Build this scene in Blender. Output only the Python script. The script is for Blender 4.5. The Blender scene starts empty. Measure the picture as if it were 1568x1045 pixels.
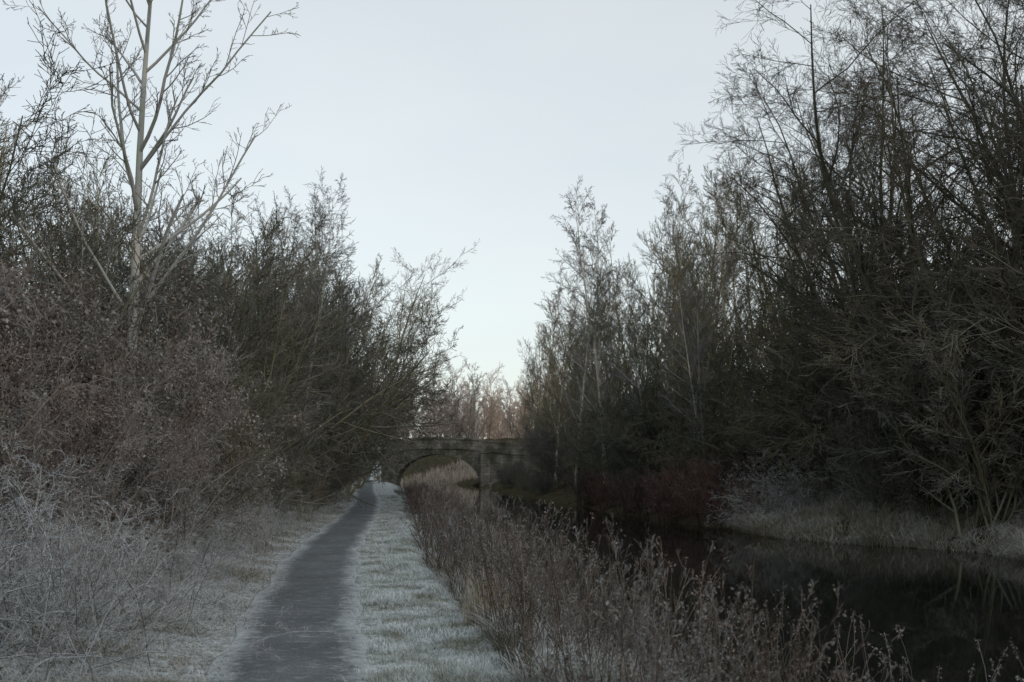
import bpy, math, numpy as np
from math import radians
rng=np.random.default_rng(7)
sc=bpy.context.scene
# ---------------------------------------------------------------- helpers
def nrm(a): return a/np.maximum(np.linalg.norm(a,axis=-1,keepdims=True),1e-9)
class MB:
    def __init__(s): s.V=[];s.F=[];s.v=[];s.r=[];s.n=0
    def add(s,V,F,v,r):
        s.V.append(V.reshape(-1,3));s.F.append(F.reshape(-1,4)+s.n)
        s.v.append(v.reshape(-1));s.r.append(r.reshape(-1));s.n+=V.reshape(-1,3).shape[0]
    def mesh(s,name,mat,smooth=False):
        V=np.concatenate(s.V).astype(np.float32);F=np.concatenate(s.F).astype(np.int32)
        me=bpy.data.meshes.new(name)
        me.vertices.add(len(V));me.vertices.foreach_set('co',V.ravel())
        me.loops.add(F.size);me.loops.foreach_set('vertex_index',F.ravel())
        me.polygons.add(len(F));me.polygons.foreach_set('loop_start',np.arange(0,F.size,4,dtype=np.int32))
        me.polygons.foreach_set('loop_total',np.full(len(F),4,dtype=np.int32))
        for nm,a in (('v',s.v),('r',s.r)):
            at=me.attributes.new(nm,'FLOAT','POINT');at.data.foreach_set('value',np.concatenate(a).astype(np.float32))
        me.polygons.foreach_set('use_smooth',np.full(len(F),smooth,dtype=bool))
        me.update(calc_edges=True);me.materials.append(mat)
        return me
    def tube(s,P,R,S,v,r=None):
        N,K,_=P.shape
        T=nrm(np.gradient(P,axis=1))
        m=nrm(P[:,-1]-P[:,0]);ref=np.zeros((N,3));ref[np.arange(N),np.argmin(np.abs(m),axis=1)]=1
        U=nrm(np.cross(T,ref[:,None,:]));W=np.cross(T,U)
        th=np.arange(S)*2*np.pi/S
        V=P[:,:,None,:]+R[:,:,None,None]*(np.cos(th)[:,None]*U[:,:,None,:]+np.sin(th)[:,None]*W[:,:,None,:])
        idx=np.arange(N*K*S).reshape(N,K,S);nx=np.roll(idx,-1,axis=2)
        F=np.stack([idx[:,:-1],nx[:,:-1],nx[:,1:],idx[:,1:]],-1)
        vv=np.broadcast_to(np.asarray(v).reshape(-1,1,1) if np.ndim(v)==1 else np.asarray(v),(N,K,S))
        if r is None: r=rng.random(N)
        s.add(V,F,vv,np.broadcast_to(r[:,None,None],(N,K,S)))
    def ribbon(s,P,W,side,v,r):
        N,K,_=P.shape
        V=np.stack([P-side[:,None,:]*W[:,:,None],P+side[:,None,:]*W[:,:,None]],2)
        idx=np.arange(N*K*2).reshape(N,K,2)
        F=np.stack([idx[:,:-1,0],idx[:,:-1,1],idx[:,1:,1],idx[:,1:,0]],-1)
        s.add(V,F,np.broadcast_to(v,(N,K))[:,:,None]*np.ones(2),r[:,None,None]*np.ones((N,K,2)))
    def leaves(s,C,size,r):
        N=len(C);a=nrm(rng.normal(size=(N,3))+np.array([0,0,-.6]));b=nrm(np.cross(a,rng.normal(size=(N,3))))
        h=size[:,None]
        V=np.stack([C,C+a*h*.5+b*h*.3,C+a*h,C+a*h*.5-b*h*.3],1)
        s.add(V,np.arange(N*4).reshape(N,4),rng.random(N)[:,None]*np.ones(4),r[:,None]*np.ones(4))
def polyl(P,D,L,K,gn,trop,R0,taper):
    pts=[P];d=D.copy()
    for k in range(K-1):
        d=nrm(d+gn*rng.normal(size=d.shape)+np.array([0,0,trop]))
        P=P+d*(L/(K-1))[:,None];pts.append(P)
    t=np.linspace(0,1,K)
    return np.stack(pts,1),R0[:,None]*(1-(1-taper)*t)[None,:]
def grow(mb,P,D,L,R,base,specs,rmin=.003,vtop=1.0):
    P,R=polyl(P,D,L,base[0],base[1],base[2],R,base[3])
    nl=len(specs)
    mb.tube(P,R,base[4],np.zeros(len(P)))
    for i,sp in enumerate(specs):
        n,tmin,ang,lr,K,gn,trop,sh=sp
        N,Kp,_=P.shape
        t=(tmin+(1-tmin)*(np.arange(n)[None,:]+rng.random((N,n)))/n)
        f=np.clip(t*(Kp-1),0,Kp-1.001);k=f.astype(int);w=(f-k)[...,None]
        ii=np.arange(N)[:,None]
        C=P[ii,k]*(1-w)+P[ii,k+1]*w;T=nrm(P[ii,k+1]-P[ii,k])
        rp=R[ii,k]*(1-w[...,0])+R[ii,k+1]*w[...,0]
        a=np.radians(ang*(1+.3*rng.normal(size=(N,n))))[...,None]
        X=nrm(np.cross(T,rng.normal(size=(N,n,3))))
        Dd=np.cos(a)*T+np.sin(a)*X
        Ll=L[:,None]*lr*rng.uniform(.5,1.15,(N,n))*(1-sh*t)
        Rr=np.maximum(rp*rng.uniform(.4,.7,(N,n)),rmin)
        C=C.reshape(-1,3);Dd=Dd.reshape(-1,3);L=Ll.ravel();Rr=Rr.ravel()
        P,R=polyl(C,Dd,L,K,gn,trop,Rr,.45)
        R=np.maximum(R,rmin*.8)
        mb.tube(P,R,5 if i==0 else 3,np.full(len(P),(i+1)/nl*vtop))
    return P
def stems(n,spread,ang,L,r,lj=.2,lean=(0,0)):
    P=np.zeros((n,3));P[:,:2]=rng.normal(size=(n,2))*spread;P[:,2]=-.15
    az=rng.random(n)*2*np.pi;a=np.radians(rng.uniform(.1,1,n)*ang)
    D=np.stack([np.cos(az)*np.sin(a)+lean[0],np.sin(az)*np.sin(a)+lean[1],np.cos(a)],1)
    return P,nrm(D),L*rng.uniform(1-lj,1,n),np.full(n,r)*rng.uniform(.7,1.1,n)
# ---------------------------------------------------------------- materials
def newmat(name):
    m=bpy.data.materials.new(name);m.use_nodes=True;nt=m.node_tree
    b=nt.nodes['Principled BSDF'];b.inputs['Roughness'].default_value=.85
    b.inputs['Specular IOR Level'].default_value=.2
    return m,nt,b
def diffmat(name):
    m=bpy.data.materials.new(name);m.use_nodes=True;nt=m.node_tree;nt.nodes.clear()
    o=nt.nodes.new('ShaderNodeOutputMaterial');d=nt.nodes.new('ShaderNodeBsdfDiffuse');nt.links.new(d.outputs[0],o.inputs[0])
    return m,nt,d
def N(nt,t,**k):
    n=nt.nodes.new(t)
    return n
def ramp(nt,fac,stops):
    n=nt.nodes.new('ShaderNodeValToRGB');e=n.color_ramp.elements
    while len(e)<len(stops): e.new(.5)
    for q,(p,c) in zip(e,stops): q.position=p;q.color=(*c,1) if len(c)==3 else c
    nt.links.new(fac,n.inputs[0]);return n.outputs[0]
def mix(nt,f,a,b,mode='MIX'):
    n=nt.nodes.new('ShaderNodeMix');n.data_type='RGBA';n.blend_type=mode
    for s,v in ((n.inputs[0],f),(n.inputs[6],a),(n.inputs[7],b)):
        if isinstance(v,(int,float)): s.default_value=v
        elif isinstance(v,tuple): s.default_value=(*v,1)
        else: nt.links.new(v,s)
    return n.outputs[2]
def math_(nt,op,a,b=None,clamp=False):
    n=nt.nodes.new('ShaderNodeMath');n.operation=op;n.use_clamp=clamp
    for s,v in ((n.inputs[0],a),(n.inputs[1],b)):
        if v is None: continue
        if isinstance(v,(int,float)): s.default_value=v
        else: nt.links.new(v,s)
    return n.outputs[0]
def noise(nt,scale,detail=4,coord='pos',rough=.6,vscale=None):
    n=N(nt,'ShaderNodeTexNoise');n.inputs['Scale'].default_value=scale;n.inputs['Detail'].default_value=detail
    n.inputs['Roughness'].default_value=rough
    if coord=='pos': g=N(nt,'ShaderNodeNewGeometry').outputs['Position']
    else: g=N(nt,'ShaderNodeTexCoord').outputs['Object']
    if vscale:
        m=N(nt,'ShaderNodeMapping');m.inputs['Scale'].default_value=vscale;nt.links.new(g,m.inputs[0]);g=m.outputs[0]
    nt.links.new(g,n.inputs['Vector']);return n.outputs[0]
def attr(nt,a):
    n=N(nt,'ShaderNodeAttribute');n.attribute_name=a;return n.outputs['Fac']
def bark(name,trunk,limb,twig,frost=.2,green=(.7,.76,.58)):
    m,nt,b=diffmat(name)
    c=ramp(nt,attr(nt,'v'),[(0,trunk),(.45,limb),(1,twig)])
    nz=noise(nt,.7,2,'pos')
    c=mix(nt,1.0,c,ramp(nt,nz,[(.3,(1.3,1.2,1.1)),(.5,(1,1,1)),(.68,green)]),'MULTIPLY')
    oi=N(nt,'ShaderNodeObjectInfo').outputs['Random']
    c=mix(nt,1.0,c,ramp(nt,oi,[(0,(.7,.74,.76)),(.5,(1,.98,.95)),(1,(1.4,1.27,1.12))]),'MULTIPLY')
    ge=N(nt,'ShaderNodeNewGeometry');sx=N(nt,'ShaderNodeSeparateXYZ');nt.links.new(ge.outputs['Normal'],sx.inputs[0])
    f=math_(nt,'MULTIPLY',math_(nt,'MAXIMUM',sx.outputs[2],0.0),frost,True)
    c=mix(nt,f,c,(.55,.59,.63))
    nt.links.new(c,b.inputs[0]);return m
M_pale=bark('bark_pale',(.44,.44,.42),(.30,.295,.28),(.13,.12,.11),.3)
M_birch=bark('bark_birch',(.46,.45,.43),(.18,.175,.17),(.175,.168,.17),.25)
M_alder=bark('bark_alder',(.20,.20,.14),(.14,.14,.10),(.14,.128,.10),.15)
M_dark=bark('bark_dark',(.11,.11,.09),(.09,.088,.072),(.095,.087,.075),.12)
M_haw=bark('bark_hawthorn',(.12,.125,.09),(.094,.095,.076),(.106,.101,.086),.2)
M_scrub=bark('bark_dark_scrub',(.10,.098,.07),(.08,.084,.058),(.088,.087,.064),.11)
M_purple=bark('bark_dogwood',(.065,.04,.035),(.088,.053,.050),(.105,.072,.07),.16)
M_frost=bark('bark_frosted',(.085,.077,.068),(.16,.15,.14),(.24,.24,.24),1.0)
M_far_haze=bark('bark_far_hazed',(.25,.22,.2),(.30,.25,.22),(.40,.34,.31),.1,(.85,.82,.8))  # beige bark lightened so distance haze is painted into the colour
def grassmat(name,stops,frost,nscale=.8,lo=.35,hi=.65,vmin=.25,fc=(.64,.69,.72)):
    m,nt,b=diffmat(name)
    c=ramp(nt,attr(nt,'r'),stops)
    nz=ramp(nt,noise(nt,nscale,4),[(lo,(.15,.15,.15)),(hi,(1,1,1))])
    v=math_(nt,'ADD',math_(nt,'MULTIPLY',attr(nt,'v'),1-vmin),vmin)
    f=math_(nt,'MULTIPLY',math_(nt,'MULTIPLY',nz,v),frost,True)
    c=mix(nt,f,c,fc)
    nt.links.new(c,b.inputs[0])
    return m
G_verge=grassmat('frosted_turf',[(0,(.08,.10,.05)),(.5,(.15,.16,.10)),(1,(.26,.235,.165))],1.0,1.7,.36,.56,.4)
G_left=grassmat('frosted_long_grass',[(0,(.09,.09,.055)),(.4,(.18,.16,.115)),(1,(.25,.22,.165))],.95,1.0,.38,.6,.25)
G_far=grassmat('frosted_bank_grass',[(0,(.13,.11,.075)),(.5,(.24,.215,.16)),(1,(.36,.33,.26))],.65,.9,.4,.64,.15)
G_near=grassmat('bank_grass',[(0,(.04,.05,.025)),(.5,(.085,.072,.048)),(1,(.18,.145,.10))],.85,.9,.42,.62,.15)
G_reed=grassmat('dead_reed',[(0,(.042,.028,.022)),(.7,(.072,.053,.042)),(1,(.17,.135,.105))],.35,.8,.42,.7,.1)
G_leaf=grassmat('dead_leaf',[(0,(.06,.042,.032)),(.5,(.115,.083,.065)),(1,(.22,.18,.15))],.35,1.2,.4,.7,.4)
G_tan=grassmat('tan_grass',[(0,(.22,.17,.11)),(1,(.34,.28,.19))],.2)
G_bed=grassmat('pale_reed',[(0,(.22,.18,.14)),(1,(.38,.32,.27))],.2)
# ---------------------------------------------------------------- terrain
hx=rng.random((256,256))
def vn(x,y):
    xi=np.floor(x).astype(int);yi=np.floor(y).astype(int);fx=x-xi;fy=y-yi;fx=fx*fx*(3-2*fx);fy=fy*fy*(3-2*fy)
    h=lambda a,b:hx[a%256,b%256]
    return (h(xi,yi)*(1-fx)+h(xi+1,yi)*fx)*(1-fy)+(h(xi,yi+1)*(1-fx)+h(xi+1,yi+1)*fx)*fy
def clump(x,y,f=1.0): return np.clip(.65*vn(x*2.2*f,y*1.6*f)+.35*vn(x*5*f+9,y*4*f)*1.0,0,1)
def bend(y): return -.03*np.maximum(np.asarray(y,float)-117,0)**2/(1+.02*np.maximum(np.asarray(y,float)-117,0))
def pc(y): return -.55-.12*y-.3*np.exp(-((y-20)/10)**2)+.25*np.exp(-((y-50)/15)**2)+bend(y)
def Wn(y): return np.interp(y,[0,8,20,50,110],[3.5,3.3,3.15,3.1,2.9])
def nb(y): return pc(y)+Wn(y)+.18*np.sin(y*.9)+.1*np.sin(y*2.3+1)
FY=[-20,10,22,27.5,31,34,37,47,76,110,300]
FX=[12.5,12.3,12.0,11.2,8.6,7.4,7.0,4.9,.8,-3.2,-26]
def Fb(y): return np.interp(y,FY,FX)+.2*np.sin(y*.7)+bend(y)
def bump(x,y): return 1.2*(vn(x*1.1+3,y*.9)-.5)+.6*(vn(x*3.0+7,y*2.4)-.5)
def H(x,y):
    x=np.asarray(x,float);y=np.asarray(y,float)
    s=x-pc(y);n=nb(y);F=Fb(y)
    L=np.where(s<0,np.interp(-s,[.7,1.5,3,5,8,14,40],[0,.08,.28,.6,1.2,1.8,2.5]),np.interp(x-n,[-1.5,-.9,0,1.2],[0,-.12,-.5,-1.15]))
    R=np.interp(x-F,[-1.2,0,.5,2,4,12,25],[-1.15,-.5,-.25,.1,.7,3.6,5])
    z=np.where(x<(n+F)/2,L,R)
    amp=np.clip((np.abs(s)-.6)/1.0,0,1)*.05+np.clip((np.abs(s)-4)/20,0,1)*.2
    return z+bump(x,y)*amp
def axis(*seg):
    o=[]
    for a,b,st in seg: o.append(np.arange(a,b,st))
    return np.concatenate(o)
xs=axis((-900,-120,60),(-120,-30,6),(-30,-16,1),(-16,-6,.2),(-6,3,.1),(3,22,.2),(22,40,1.5),(40,120,8),(120,1000,60))
ys=axis((-200,-10,15),(-10,4,1),(4,18,.1),(18,60,.25),(60,130,1),(130,300,6),(300,1600,60))
X,Y=np.meshgrid(xs,ys);Z=H(X,Y)
def gridmesh(name,X,Y,Z,mat,smooth=True,v=None):
    a,b=X.shape;idx=np.arange(a*b).reshape(a,b)
    mb=MB();mb.add(np.stack([X,Y,Z],-1),np.stack([idx[:-1,:-1],idx[:-1,1:],idx[1:,1:],idx[1:,:-1]],-1),np.zeros(a*b) if v is None else v,np.zeros(a*b))
    o=bpy.data.objects.new(name,mb.mesh(name,mat,smooth));sc.collection.objects.link(o);return o
m,nt,b=diffmat('ground_soil')
c=ramp(nt,noise(nt,2.2,6),[(.3,(.02,.019,.013)),(.5,(.05,.042,.03)),(.62,(.055,.056,.03)),(.75,(.10,.08,.055))])
fr=ramp(nt,noise(nt,7,8,rough=.7),[(.36,(.1,.1,.1)),(.58,(.75,.75,.75))])
g=N(nt,'ShaderNodeNewGeometry');sx=N(nt,'ShaderNodeSeparateXYZ');nt.links.new(g.outputs['Position'],sx.inputs[0])
s_=math_(nt,'ADD',sx.outputs[0],math_(nt,'ADD',math_(nt,'MULTIPLY',sx.outputs[1],.12),.55))
band=ramp(nt,math_(nt,'DIVIDE',math_(nt,'ABSOLUTE',s_),10),[(.18,(1,1,1)),(.36,(0,0,0))])
mm=math_(nt,'MULTIPLY',fr,band)
c=mix(nt,mm,c,(.55,.60,.63));nt.links.new(c,b.inputs[0])
gridmesh('ground',X,Y,Z,m)
# path
m,nt,b=newmat('towpath_surface')
c=ramp(nt,noise(nt,40,6,rough=.75),[(.3,(.05,.057,.062)),(.5,(.09,.10,.107)),(.7,(.17,.186,.196))])
st=noise(nt,1.0,5,vscale=(6,9,6),rough=.75)
c=mix(nt,ramp(nt,st,[(.52,(0,0,0)),(.72,(.6,.6,.6))]),c,(.31,.34,.36))
c=mix(nt,1.0,c,ramp(nt,noise(nt,.9,3),[(.35,(.8,.8,.8)),(.65,(1.2,1.2,1.2))]),'MULTIPLY')
ed=math_(nt,'ADD',attr(nt,'v'),math_(nt,'MULTIPLY',math_(nt,'SUBTRACT',noise(nt,6,8,rough=.8),.5),1.5))
c=mix(nt,ramp(nt,ed,[(.6,(0,0,0)),(1.1,(.9,.9,.9))]),c,(.40,.43,.45))
nt.links.new(c,b.inputs['Base Color'])
b.inputs['Roughness'].default_value=.8
bp=N(nt,'ShaderNodeBump');bp.inputs['Distance'].default_value=.03;nt.links.new(noise(nt,22,6),bp.inputs['Height']);nt.links.new(bp.outputs[0],b.inputs['Normal'])
py=axis((-6,60,.15),(60,140,1))
wl=.64+.04*np.sin(py*1.1)+.03*np.sin(py*2.7+1)
wr=.60+.04*np.sin(py*1.3+2)+.03*np.sin(py*3.1)
tt=np.linspace(0,1,17)
PX=pc(py)[:,None]-wl[:,None]+(wl+wr)[:,None]*tt[None];PY=np.repeat(py[:,None],17,1)
PZ=np.full_like(PX,.012)+.014*np.sin(tt*np.pi)[None]
gridmesh('towpath',PX,PY,PZ,m,v=(np.abs(tt*2-1)[None,:]*np.ones((len(py),1))))
# water
m,nt,b=newmat('canal_water')
b.inputs['Base Color'].default_value=(.008,.009,.008,1);b.inputs['Roughness'].default_value=.02
b.inputs['IOR'].default_value=1.33;b.inputs['Specular IOR Level'].default_value=.4
bp=N(nt,'ShaderNodeBump');bp.inputs['Distance'].default_value=.01;bp.inputs['Strength'].default_value=.15
nt.links.new(noise(nt,3,3,vscale=(1,.5,1)),bp.inputs['Height']);nt.links.new(bp.outputs[0],b.inputs['Normal'])
wy=axis((-15,160,2))
WX=np.stack([nb(wy)-.6,(nb(wy)+Fb(wy))/2,Fb(wy)+.6],1);WY=np.repeat(wy[:,None],3,1)
gridmesh('canal_water',WX,WY,np.full_like(WX,-.5),m)
# ---------------------------------------------------------------- grass
def blades(mb,x,y,h,w,lean=.5,K=4,droop=.3):
    n=len(x);P=np.stack([x,y,H(x,y)-.01],1);az=rng.random(n)*2*np.pi
    D=nrm(np.stack([np.cos(az)*lean*rng.random(n),np.sin(az)*lean*rng.random(n),np.ones(n)],1))
    pts=[P];d=D;hd=np.stack([np.cos(az),np.sin(az),-.5*np.ones(n)],1)
    for k in range(K-1):
        P=P+d*(h/(K-1))[:,None];pts.append(P);d=nrm(d+hd*droop*rng.uniform(.3,1.6,n)[:,None])
    P=np.stack(pts,1);t=np.linspace(0,1,K)
    side=np.stack([-np.sin(az+1*rng.normal(size=n)),np.cos(az),np.zeros(n)],1)
    mb.ribbon(P,w[:,None]*(1-.85*t)[None],nrm(side),t[None,:],rng.random(n))
def logy(n,a,b): return a*(b/a)**rng.random(n)
def put(name,mb,mat):
    o=bpy.data.objects.new(name,mb.mesh(name,mat));sc.collection.objects.link(o);return o
mb=MB();n=165000;y=logy(n,5.5,60);s=.5+1.72*rng.random(n)**.9;x=pc(y)+s+.11*rng.normal(size=n)*(s<.8)
cl=clump(x,y)
hh=(.03+.045*rng.random(n))*(.8+3.2*np.clip(cl-.42,0,1))*np.clip((s-.3)*2,.4,1);blades(mb,x,y,hh,.0024+.00013*y,1.1)
put('frosted_verge_grass',mb,G_verge)
mb=MB();n=160000;y=logy(n,5.5,60);s=.54+6.0*rng.random(n)**1.3;x=pc(y)-s+.12*rng.normal(size=n)*(s<.85)
cl=clump(x,y,.8)
hh=(.035+.04*rng.random(n))+np.clip((s-.5)/1.1,0,1)*(.05+1.15*np.clip(cl-.4,0,1)*rng.uniform(.5,1.2,n));blades(mb,x,y,hh,.0025+.00016*y,1.5,6,.5)
put('frosted_long_grass',mb,G_left)
mb=MB();n=40000;y=rng.uniform(20,37,n);x=Fb(y)-.05+3.0*rng.random(n)**1.5
k_=clump(x,y,.45);kk=rng.random(n)<np.clip((k_-.2)*4,.15,1);x=x[kk];y=y[kk];k_=k_[kk];n=len(x)
blades(mb,x,y,(.15+.6*rng.random(n))*(.3+1.5*np.clip(k_-.1,0,1)),np.full(n,.008),1.0,5,.55)
put('far_bank_grass',mb,G_far)
mb=MB();n=60000;y=logy(n,5,70);x=pc(y)+1.7+(Wn(y)-1.3)*rng.random(n)
blades(mb,x,y,.12+.6*rng.random(n)*clump(x,y),.003+.00018*y,.8,5,.4)
put('near_bank_grass',mb,G_near)
mb=MB();n=450;x=-.12+.14*rng.normal(size=n);y=11.6+.14*rng.normal(size=n)
blades(mb,x,y,rng.uniform(.35,.75,n),np.full(n,.005),.4,5,.15);put('pale_grass_tuft',mb,G_tan)
mb=MB();n=6000;x=rng.uniform(-15,0,n);y=rng.uniform(123,134,n)
blades(mb,x,y,rng.uniform(.5,1.3,n)*(.4+clump(x,y,.3)),np.full(n,.025),.4,4,.15);put('pale_reed_bed',mb,G_bed)
# dead seed-head stems
mb=MB();n=1750;y=logy(n,5.5,60);s=1.72+(Wn(y)-1.3)*rng.random(n)**1.2;x=pc(y)+s
keep=(clump(x,y,.5)+rng.random(n)*.6)>.62;x=x[keep];y=y[keep];s=s[keep];n=len(x)
P=np.stack([x,y,np.maximum(H(x,y),-.6)],1)
D=nrm(np.stack([.2*rng.normal(size=n),.2*rng.normal(size=n),np.ones(n)],1))
Lh=rng.uniform(.45,1.4,n)*np.interp(s,[1.8,2.6,3.4,4.2],[1,1.0,.8,.6])*np.interp(y,[5,14,30,60],[.9,1,1.0,.7])
Pt=grow(mb,P,D,Lh,.0032+.00006*y,(6,.06,-.01,.5,3),[(7,.4,32,.2,3,.1,.15,.5),(4,.3,35,.45,2,.1,.1,.3)],.002)
C=Pt[:,-1];C=C[rng.random(len(C))<.5];C=np.repeat(C,3,0)+rng.normal(size=(len(C)*3,3))*.012
mb.leaves(C,rng.uniform(.012,.028,len(C)),rng.random(len(C)))
n2=620;y=logy(n2,5.5,36);x=nb(y)+rng.uniform(-1.0,.7,n2)+rng.random(n2)**2*np.interp(y,[6,12,18],[2.6,1.4,.2])
P=np.stack([x,y,np.maximum(H(x,y),-.6)],1);D=nrm(np.stack([.2*rng.normal(size=n2),.2*rng.normal(size=n2),np.ones(n2)],1))
PP,RR=polyl(P,D,rng.uniform(.4,1.15,n2),6,.09,-.06,np.full(n2,.0032),.5);mb.tube(PP,RR,3,np.linspace(0,1,6)[None,:,None]*np.ones((n2,6,3)))
tip=PP[:,-1];T_=nrm(PP[:,-1]-PP[:,-2]);q=22
C=(tip[:,None]-T_[:,None]*rng.random((n2,q,1))*.10+rng.normal(size=(n2,q,3))*.009).reshape(-1,3)
mb.leaves(C,rng.uniform(.012,.028,len(C)),rng.random(len(C)))
put('dead_reeds',mb,G_reed)
# ---------------------------------------------------------------- tree meshes
rng=np.random.default_rng(21)
T={}
def mk(key,mat,st,base,specs,rmin):
    mb=MB();grow(mb,*st,base,specs,rmin)
    T.setdefault(key,[]).append(mb.mesh(key,mat,True))
mk('pale',M_pale,(np.array([[0,0,-.2]]),nrm(np.array([[.0,0,1.]])),np.array([12.6]),np.array([.125])),(16,.012,.01,.16,8),
   [(26,.25,42,.42,9,.07,.07,.55),(8,.25,40,.40,6,.10,.07,.4),(6,.2,40,.42,5,.12,.06,.3),(3,.2,40,.5,4,.12,.05,.3)],.0055)
for i in range(2):
    mk('birch',M_birch,stems(1+i,.2,4,14,.12),(12,.03,.02,.08,7),
     [(34,.2,38,.24,6,.05,.03,.5),(8,.15,34,.47,5,.07,-.01,.3),(6,.1,32,.5,4,.08,-.07,.3),(2,.1,30,.75,3,.08,-.15,.3)],.0065)
for i in range(3):
    mk('alder',M_alder,stems(6,.4,18,9.5,.07),(10,.04,.03,.12,6),
     [(14,.12,34,.34,6,.06,.07,.5),(8,.15,32,.46,5,.07,.05,.3),(6,.1,32,.5,4,.08,.04,.3),(2,.1,30,.65,3,.08,.02,.3)],.0052)
for i in range(2):
    mk('alderf',M_alder,stems(6,.4,18,9.5,.07),(8,.04,.03,.12,5),
     [(14,.12,34,.34,5,.06,.07,.5),(8,.15,32,.46,4,.08,.05,.3),(7,.1,32,.55,3,.08,.04,.3)],.0078)
for i in range(3):
    mk('haw',M_haw,stems(9,.3,50,3.9,.04),(9,.10,.03,.2,5),
     [(12,.12,45,.48,6,.12,.03,.35),(8,.1,42,.5,5,.11,.02,.3),(6,.1,42,.5,4,.11,.01,.3),(2,.1,40,.6,3,.1,.0,.3)],.0036)
for i in range(2):
    mk('hawf',M_haw,stems(9,.3,50,3.9,.04),(7,.10,.03,.2,4),
     [(12,.12,45,.48,5,.12,.03,.35),(8,.1,42,.5,4,.11,.02,.3),(7,.1,42,.55,3,.1,.01,.3)],.0062)
for i in range(2):
    mk('scrub',M_scrub,stems(14,.5,55,3.6,.03),(7,.10,.0,.2,4),
     [(12,.08,48,.5,5,.12,.0,.35),(8,.1,42,.55,4,.11,.0,.3),(6,.1,42,.6,3,.1,.0,.3)],.0065)
for i in range(2):
    mk('big',M_dark,stems(5,.4,24,15,.13,lean=(-.10,0)),(12,.07,.02,.12,7),
     [(18,.10,52,.40,8,.10,.0,.42),(9,.12,42,.46,6,.09,-.01,.3),(8,.12,36,.5,5,.08,-.02,.3),(3,.1,32,.75,3,.08,-.04,.3)],.005)
for i in range(2):
    mk('bramble',M_frost,stems(34,.45,65,1.7,.006),(7,.08,-.10,.5,4),
     [(8,.1,45,.35,4,.14,-.03,.3),(5,.1,45,.45,3,.15,-.03,.3),(3,.1,40,.5,3,.1,0,.3)],.0022)
for i in range(2):
    mk('dogwood',M_purple,stems(45,.5,45,2.2,.012),(7,.06,.0,.5,4),
     [(8,.2,35,.35,4,.1,.04,.3),(6,.1,40,.45,3,.12,.02,.3),(2,.1,40,.5,3,.1,0,.3)],.005)
mk('lean',M_alder,(np.array([[0,0,-.2],[.1,0,-.2],[.2,.1,-.2]]),nrm(np.array([[.50,0,1.],[.30,.05,1],[.85,0,1.]])),np.array([11.5,10.5,8.5]),np.array([.12,.09,.08])),(12,.06,.01,.12,7),
   [(17,.25,45,.42,7,.09,.04,.5),(8,.2,38,.44,5,.1,.03,.3),(6,.1,36,.48,4,.1,.02,.3),(3,.1,35,.6,3,.1,0,.3)],.0065)
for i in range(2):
    mk('far',M_far_haze,stems(5,.8,26,9,.10),(8,.05,.02,.12,5),
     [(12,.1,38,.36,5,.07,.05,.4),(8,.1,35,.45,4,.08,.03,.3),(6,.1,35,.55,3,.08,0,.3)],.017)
for i in range(2):
    mb=MB();st=stems(22,.5,45,3.4,.016)
    Pt=grow(mb,*st,(8,.09,-.01,.3,4),[(10,.2,42,.4,5,.12,.0,.4),(7,.1,45,.45,4,.14,-.03,.3),(4,.1,40,.5,3,.12,-.06,.3)],.0035)
    C=Pt[:,-1];cl=clump(C[:,0]*1.2+C[:,2],C[:,1]*1.2+C[:,2]*.7,.7)
    C=C[rng.random(len(C))<np.clip((cl-.45)*4,0.02,1)];C=np.repeat(C,7,0)+rng.normal(size=(len(C)*7,3))*.05
    mb.leaves(C,rng.uniform(.02,.06,len(C)),rng.random(len(C)))
    T.setdefault('leafy',[]).append(mb.mesh('leafy',G_leaf,False))
NAMES={'pale':'sycamore_tree','birch':'birch_tree','alder':'alder_tree','alderf':'alder_tree','haw':'hawthorn_bush','hawf':'hawthorn_bush','big':'willow_tree','bramble':'frosted_bramble','dogwood':'dogwood_bush','lean':'leaning_tree','leafy':'dead_leaf_shrub','scrub':'dark_thicket'}
par={}
def place(key,x,y,s,rot=None,sz=None,i=None,parent=None,tilt=(0,0)):
    if y>50 and key in('alder','haw'): key+='f'
    me=T[key][(rng.integers(len(T[key])) if i is None else i)]
    o=bpy.data.objects.new(NAMES.get(key,key) if not parent else key+'_part',me);sc.collection.objects.link(o)
    o.location=(x,y,float(H(x,y)))
    o.rotation_euler=(tilt[0],tilt[1],rng.random()*6.28 if rot is None else rot)
    o.scale=(s,s,s if sz is None else sz)
    if parent:
        if parent not in par:
            e=bpy.data.objects.new(parent,None);sc.collection.objects.link(e);par[parent]=e
        o.parent=par[parent]
    return o
U=rng.uniform
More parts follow.
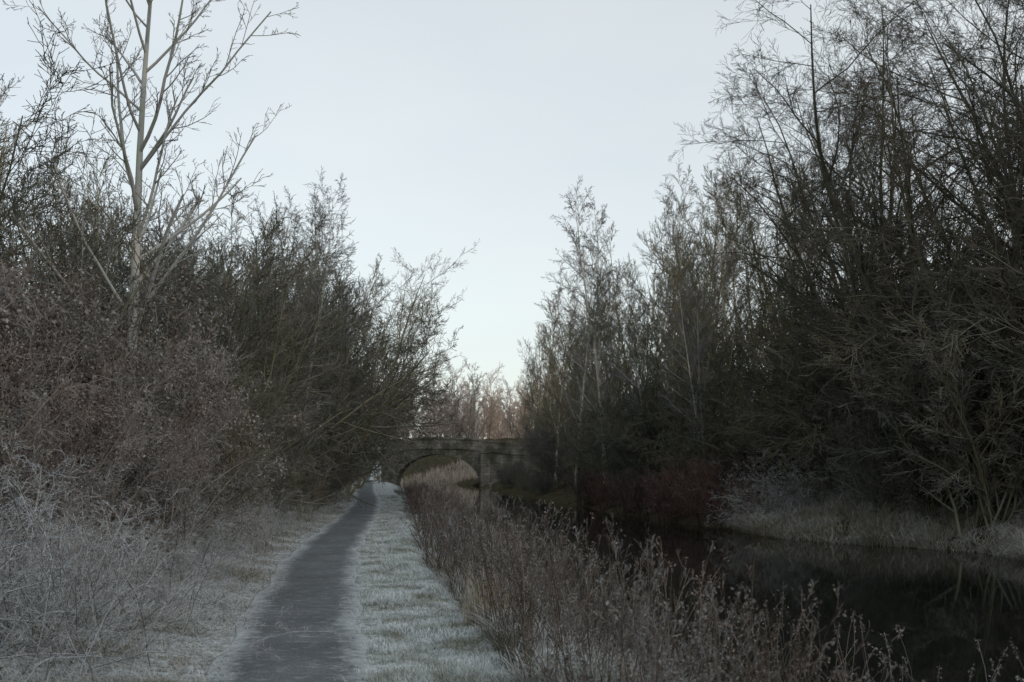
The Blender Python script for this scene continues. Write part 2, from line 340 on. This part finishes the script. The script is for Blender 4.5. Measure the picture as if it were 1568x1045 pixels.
# LEFT BANK
place('pale',-7.45,22,1.0,rot=.4)
for x,y,s in [(-8.9,17,1.5),(-10.8,19,1.85),(-9.4,23,1.6),(-12.5,23,2.0),(-8.0,26,1.6),(-10.5,28,2.0),(-8.2,30.5,1.85),(-11,33,2.1),(-8.4,35,2.05),(-8.1,40,2.1),(-11.5,38,2.2),(-8.6,45,2.2),(-10.4,48,2.2),(-9.1,53,2.2),(-10.0,59,2.2),(-10.9,66,2.15),(-12.1,74,2.0),(-13.4,83,2.0),(-14.6,92,2.0),(-16,101,2.0),(-14.8,111,1.5),(-13.9,106,.8),(-16,116,1.8)]:
    place('haw',x,y,s*U(.95,1.05),sz=s*U(.95,1.12))
for x,y,s in [(-8.6,37,.9),(-8.8,42.5,1.05),(-12,30,.95),(-14,36,1.1),(-9.3,50,1.15),(-11,41,1.05),(-10.0,58,1.25),(-15,26,1.0),(-14,46,1.15),(-10.9,66,1.3),(-11.8,75,1.35),(-12.9,84,1.35),(-14.2,94,1.35),(-17,60,1.2),(-19,32,1.1),(-10.6,21,.85),(-12.2,22,.95)]:
    place('alder',x,y,s)
place('birch',-7.5,40.5,.88,i=0);place('birch',-8.2,46,.98,i=1);place('birch',-9.5,56,.9,i=0);place('birch',-11,50,1.0,i=1)
for x,y,s in [(-6.0,16,1.0),(-7.0,15.5,1.2),(-6.6,19,1.1),(-8.1,15,1.35),(-7.8,17.5,1.35),(-8.8,13.5,1.35),(-6.9,17.3,1.2),(-5.1,14.8,.6),(-5.4,13.2,.7),(-5.4,17,.7),(-6.5,12.2,.85)]:
    place('leafy',x,y,s)
for x,y,s in [(-6.3,24.5,.9),(-6.8,27.5,.95),(-6.0,21.8,.75),(-7.1,30.5,.95),(-5.7,19.2,.65),(-6.4,17.8,.9)]:
    place('haw',x,y,s)
for k in range(70):
    y=U(6.6,24);x=pc(y)-U(1.35,4.2)-(.45 if y<11 else 0);place('bramble',x,y,U(.3,.85))
for x,y,s in [(-3.9,7.4,.95),(-4.6,8.6,1.1),(-3.4,9.0,.7),(-5.2,10.5,1.1)]:
    place('bramble',x,y,s)
for k in range(34):
    y=U(24,100);x=pc(y)-U(1.4,2.5);place('bramble' if (rng.random()<.5 and y<60) else 'hawf',x,y,U(.3,.6),parent='hedge_undergrowth')
place('lean',-8.5,58,1.05,rot=0.0)
place('lean',-10.4,76,1.1,rot=.2)
# RIGHT BANK
for x,y,s,r in [(12.0,34.5,1.05,0),(14.2,30.5,1.0,.4),(15.6,27.5,1.05,-.3),(17,33,1.2,.2),(13.8,39,1.1,0),(18.5,28,1.1,.5)]:
    place('big',x,y,s,rot=r)
for x,y,s in [(10.2,43,1.2),(12.5,48,1.35),(8.3,48,1.05),(9.8,53,1.3),(13.5,58,1.5),(7.4,57,1.2),(5.9,60,1.05),(8.2,65,1.5),(5.6,72,1.3),(5.0,80,1.35),(7.8,80,1.4),(4.0,88,1.35),(6.0,94,1.4),(3.2,98,1.3),(2.8,108,1.3),(16,48,1.4),(12,70,1.7),(6.8,52,.85),(10,61,1.4)]:
    place('alder',x,y,s)
place('birch',5.2,66,1.3,sz=1.38,i=1);place('birch',4.2,71,1.1,sz=1.15,i=0);place('birch',10.5,54,1.1,i=1);place('birch',8,59,1.2,i=0);place('birch',3.2,82,1.15,i=0);place('birch',6.3,53,.8,i=0);place('birch',7.4,45,.7,i=1)
for k in range(42):
    y=27+75*rng.random()**1.3;s=U(.8,1.5);x=max(Fb(y)+U(1.3,6),.6+s*1.9*(y>62)+U(0,2));place('hawf',x,y,s,parent='bank_undergrowth' if k%3 else None)
for k in range(14):
    y=U(62,108);place('hawf',max(Fb(y)+.6,U(-.8,.8)),y,U(.25,.5),parent='bank_undergrowth')
for x,y,s in [(12.2,34,1.3),(13.8,31,1.5),(15.5,28,1.6),(11.2,37,1.4),(10.2,40,1.4),(13.5,36,1.9),(16,32,2.0),(18,28,2.1),(16,38,2.2),(13,42,1.9),(9.4,43.5,1.3),(8.3,47,1.4),(20.5,30,2.2),(7.2,51,1.4),(6.0,56,1.4),(9.8,50,1.8)]:
    place('scrub',x,y,s)
for x,y,s in [(5.9,42,.85),(6.9,39.6,.95),(5.3,45.5,.8),(7.9,41.5,1.1),(5.0,48.5,.8),(8.9,39,1.1),(7.3,38,.7),(4.3,52,.8),(3.7,57,.9),(6.3,43.5,1.0)]:
    place('dogwood',x,y,s)
for x,y,s in [(8.8,36.5,1.3),(9.8,35.8,1.4),(8.3,38.3,1.2),(10.6,33.6,.8),(12.8,29.5,.7),(13.6,27,.8),(7.9,36.8,.9)]:
    place('bramble',x,y,s)
for k in range(14):
    y=U(34,60);x=pc(y)+U(1.9,3.0);place('dogwood',x,y,U(.3,.45),parent='bank_undergrowth')
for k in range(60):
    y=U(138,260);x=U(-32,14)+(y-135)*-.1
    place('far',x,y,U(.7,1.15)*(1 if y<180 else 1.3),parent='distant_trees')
# ---------------------------------------------------------------- bridge
m,nt,b=newmat('bridge_stone')
tc=N(nt,'ShaderNodeTexCoord');sx=N(nt,'ShaderNodeSeparateXYZ');nt.links.new(tc.outputs['Object'],sx.inputs[0])
cb=N(nt,'ShaderNodeCombineXYZ');nt.links.new(sx.outputs[0],cb.inputs[0]);nt.links.new(sx.outputs[2],cb.inputs[1])
br=N(nt,'ShaderNodeTexBrick');nt.links.new(cb.outputs[0],br.inputs['Vector'])
br.inputs['Scale'].default_value=1;br.inputs['Brick Width'].default_value=.6;br.inputs['Row Height'].default_value=.28;br.inputs['Mortar Size'].default_value=.015
br.inputs['Color1'].default_value=(.24,.22,.19,1);br.inputs['Color2'].default_value=(.15,.14,.125,1);br.inputs['Mortar'].default_value=(.09,.082,.075,1)
c=mix(nt,ramp(nt,noise(nt,.8,6,rough=.7),[(.42,(.1,.1,.1)),(.58,(.92,.92,.92))]),br.outputs[0],(.045,.05,.033))
nt.links.new(c,b.inputs['Base Color'])
bridge=bpy.data.objects.new('stone_arch_bridge',None);sc.collection.objects.link(bridge);bridge.location=(-7.15,110,0)
def part(name,V,F):
    me=bpy.data.meshes.new(name);me.from_pydata([tuple(v) for v in V],[],F);me.materials.append(m)
    o=bpy.data.objects.new(name,me);sc.collection.objects.link(o);o.parent=bridge;return o
hs=4.05;zs=-.6;zc=2.6
def arch(x): return zs+(zc-zs)*math.sqrt(max(0,1-(x/hs)**2))**.9 if abs(x)<hs else -1.6
def topz(x): return 4.05-.012*(x-.2)**2 if x<7 else 3.5
xl=[-5.4,-hs-.001]+[hs*math.sin(t) for t in np.linspace(-math.pi/2,math.pi/2,41)]+[hs+.001,6,8,10]
def wall(name,y0,y1):
    V=[];F=[]
    for x in xl:
        lo=arch(x);hi=topz(x)
        V+=[(x,y0,lo),(x,y0,hi),(x,y1,hi),(x,y1,lo)]
    for i in range(len(xl)-1):
        a=4*i;c=a+4
        for j in range(4): F.append((a+j,a+(j+1)%4,c+(j+1)%4,c+j))
    F+= [(0,1,2,3),tuple(4*(len(xl)-1)+j for j in (3,2,1,0))]
    part(name,V,F)
wall('front_wall',0,.4);wall('back_wall',4.6,5)
V=[];F=[]
for x in xl[1:-3]:
    V+=[(x,.4,arch(x)),(x,4.6,arch(x)),(x,4.6,3.1),(x,.4,3.1)]
for i in range(len(xl)-5):
    a=4*i
    for j in range(4): F.append((a+j,a+(j+1)%4,a+4+(j+1)%4,a+4+j))
part('barrel_and_deck',V,F)
def box(x0,x1,y0,y1,z0,z1,V,F,z0b=None,z1b=None):
    z0b=z0 if z0b is None else z0b;z1b=z1 if z1b is None else z1b;k=len(V)
    V+=[(x0,y0,z0),(x1,y0,z0b),(x1,y1,z0b),(x0,y1,z0),(x0,y0,z1),(x1,y0,z1b),(x1,y1,z1b),(x0,y1,z1)]
    F+=[tuple(k+i for i in f) for f in ((0,3,2,1),(4,5,6,7),(0,1,5,4),(1,2,6,5),(2,3,7,6),(3,0,4,7))]
V=[];F=[]
for yy in (-.08,4.52):
    for i in range(19):
        x0=-5.4+i*.81;x1=x0+.79;box(x0,x1,yy,yy+.56,topz(x0)+.003,topz(x0)+.2,V,F,topz(x1)+.003,topz(x1)+.2)
part('coping_stones',V,F)
V=[];F=[]
for i in range(19):
    x0=-5.4+i*.81;box(x0,x0+.81,-.1,-.002,topz(x0)-.95,topz(x0)-.78,V,F,topz(x0+.81)-.95,topz(x0+.81)-.78)
part('string_course',V,F)
V=[];F=[]
ts=np.linspace(-math.pi/2,math.pi/2,32)
for i in range(31):
    q=[]
    for t in (ts[i]+.008,ts[i+1]-.008):
        for kx in (0,.42):
            x=(hs+kx)*math.sin(t);z=zs+(zc+kx-zs)*abs(math.cos(t))**.9;q.append((x,z))
    k=len(V)
    for yy in (-.06,-.002):
        for (x,z) in (q[0],q[1],q[3],q[2]): V.append((x,yy,z))
    F+=[(k,k+1,k+2,k+3),(k+7,k+6,k+5,k+4),(k,k+4,k+5,k+1),(k+1,k+5,k+6,k+2),(k+2,k+6,k+7,k+3),(k+3,k+7,k+4,k)]
part('arch_stones',V,F)
V=[];F=[];box(hs+.1,hs+1.0,-.5,-.102,-1.5,2.7,V,F);box(hs+.02,hs+1.08,-.58,-.102,2.703,2.88,V,F);part('pilaster',V,F)
# ---------------------------------------------------------------- world, sun, camera
w=bpy.data.worlds.new('World');sc.world=w;w.use_nodes=True;nt=w.node_tree;nt.nodes.clear()
out=nt.nodes.new('ShaderNodeOutputWorld');sky=nt.nodes.new('ShaderNodeTexSky');sky.sky_type='NISHITA';sky.sun_disc=False
EL,AZ=24,130
sky.sun_elevation=radians(EL);sky.sun_rotation=radians(AZ)
bg1=nt.nodes.new('ShaderNodeBackground');bg1.inputs[1].default_value=.05;nt.links.new(sky.outputs[0],bg1.inputs[0])
bg2=nt.nodes.new('ShaderNodeBackground')
tc=nt.nodes.new('ShaderNodeTexCoord');nz=nt.nodes.new('ShaderNodeTexNoise');nz.inputs['Scale'].default_value=1.6;nz.inputs['Detail'].default_value=4
mp=nt.nodes.new('ShaderNodeMapping');mp.inputs['Scale'].default_value=(1,1,3);nt.links.new(tc.outputs['Generated'],mp.inputs[0]);nt.links.new(mp.outputs[0],nz.inputs['Vector'])
cl=ramp(nt,nz.outputs[0],[(.3,(.545,.575,.57)),(.7,(.64,.655,.625))])
nt.links.new(cl,bg2.inputs[0]);bg2.inputs[1].default_value=1.04
ad=nt.nodes.new('ShaderNodeAddShader');nt.links.new(bg1.outputs[0],ad.inputs[0]);nt.links.new(bg2.outputs[0],ad.inputs[1]);nt.links.new(ad.outputs[0],out.inputs[0])
sl=bpy.data.lights.new('sun','SUN');sl.energy=.6;sl.angle=radians(15);sl.color=(1,.96,.91)
so=bpy.data.objects.new('sun',sl);sc.collection.objects.link(so);so.rotation_euler=(radians(90-EL),0,radians(180-AZ))
cam=bpy.data.cameras.new('camera');cam.lens=40;cam.sensor_width=36;cam.clip_end=3000
cam.dof.use_dof=True;cam.dof.focus_distance=16;cam.dof.aperture_fstop=3.2
co=bpy.data.objects.new('camera',cam);sc.collection.objects.link(co);co.location=(0,0,1.6);co.rotation_euler=(radians(96.2),0,0)
sc.camera=co
sc.view_settings.view_transform='Standard';sc.view_settings.look='None';sc.view_settings.exposure=0
print('done')
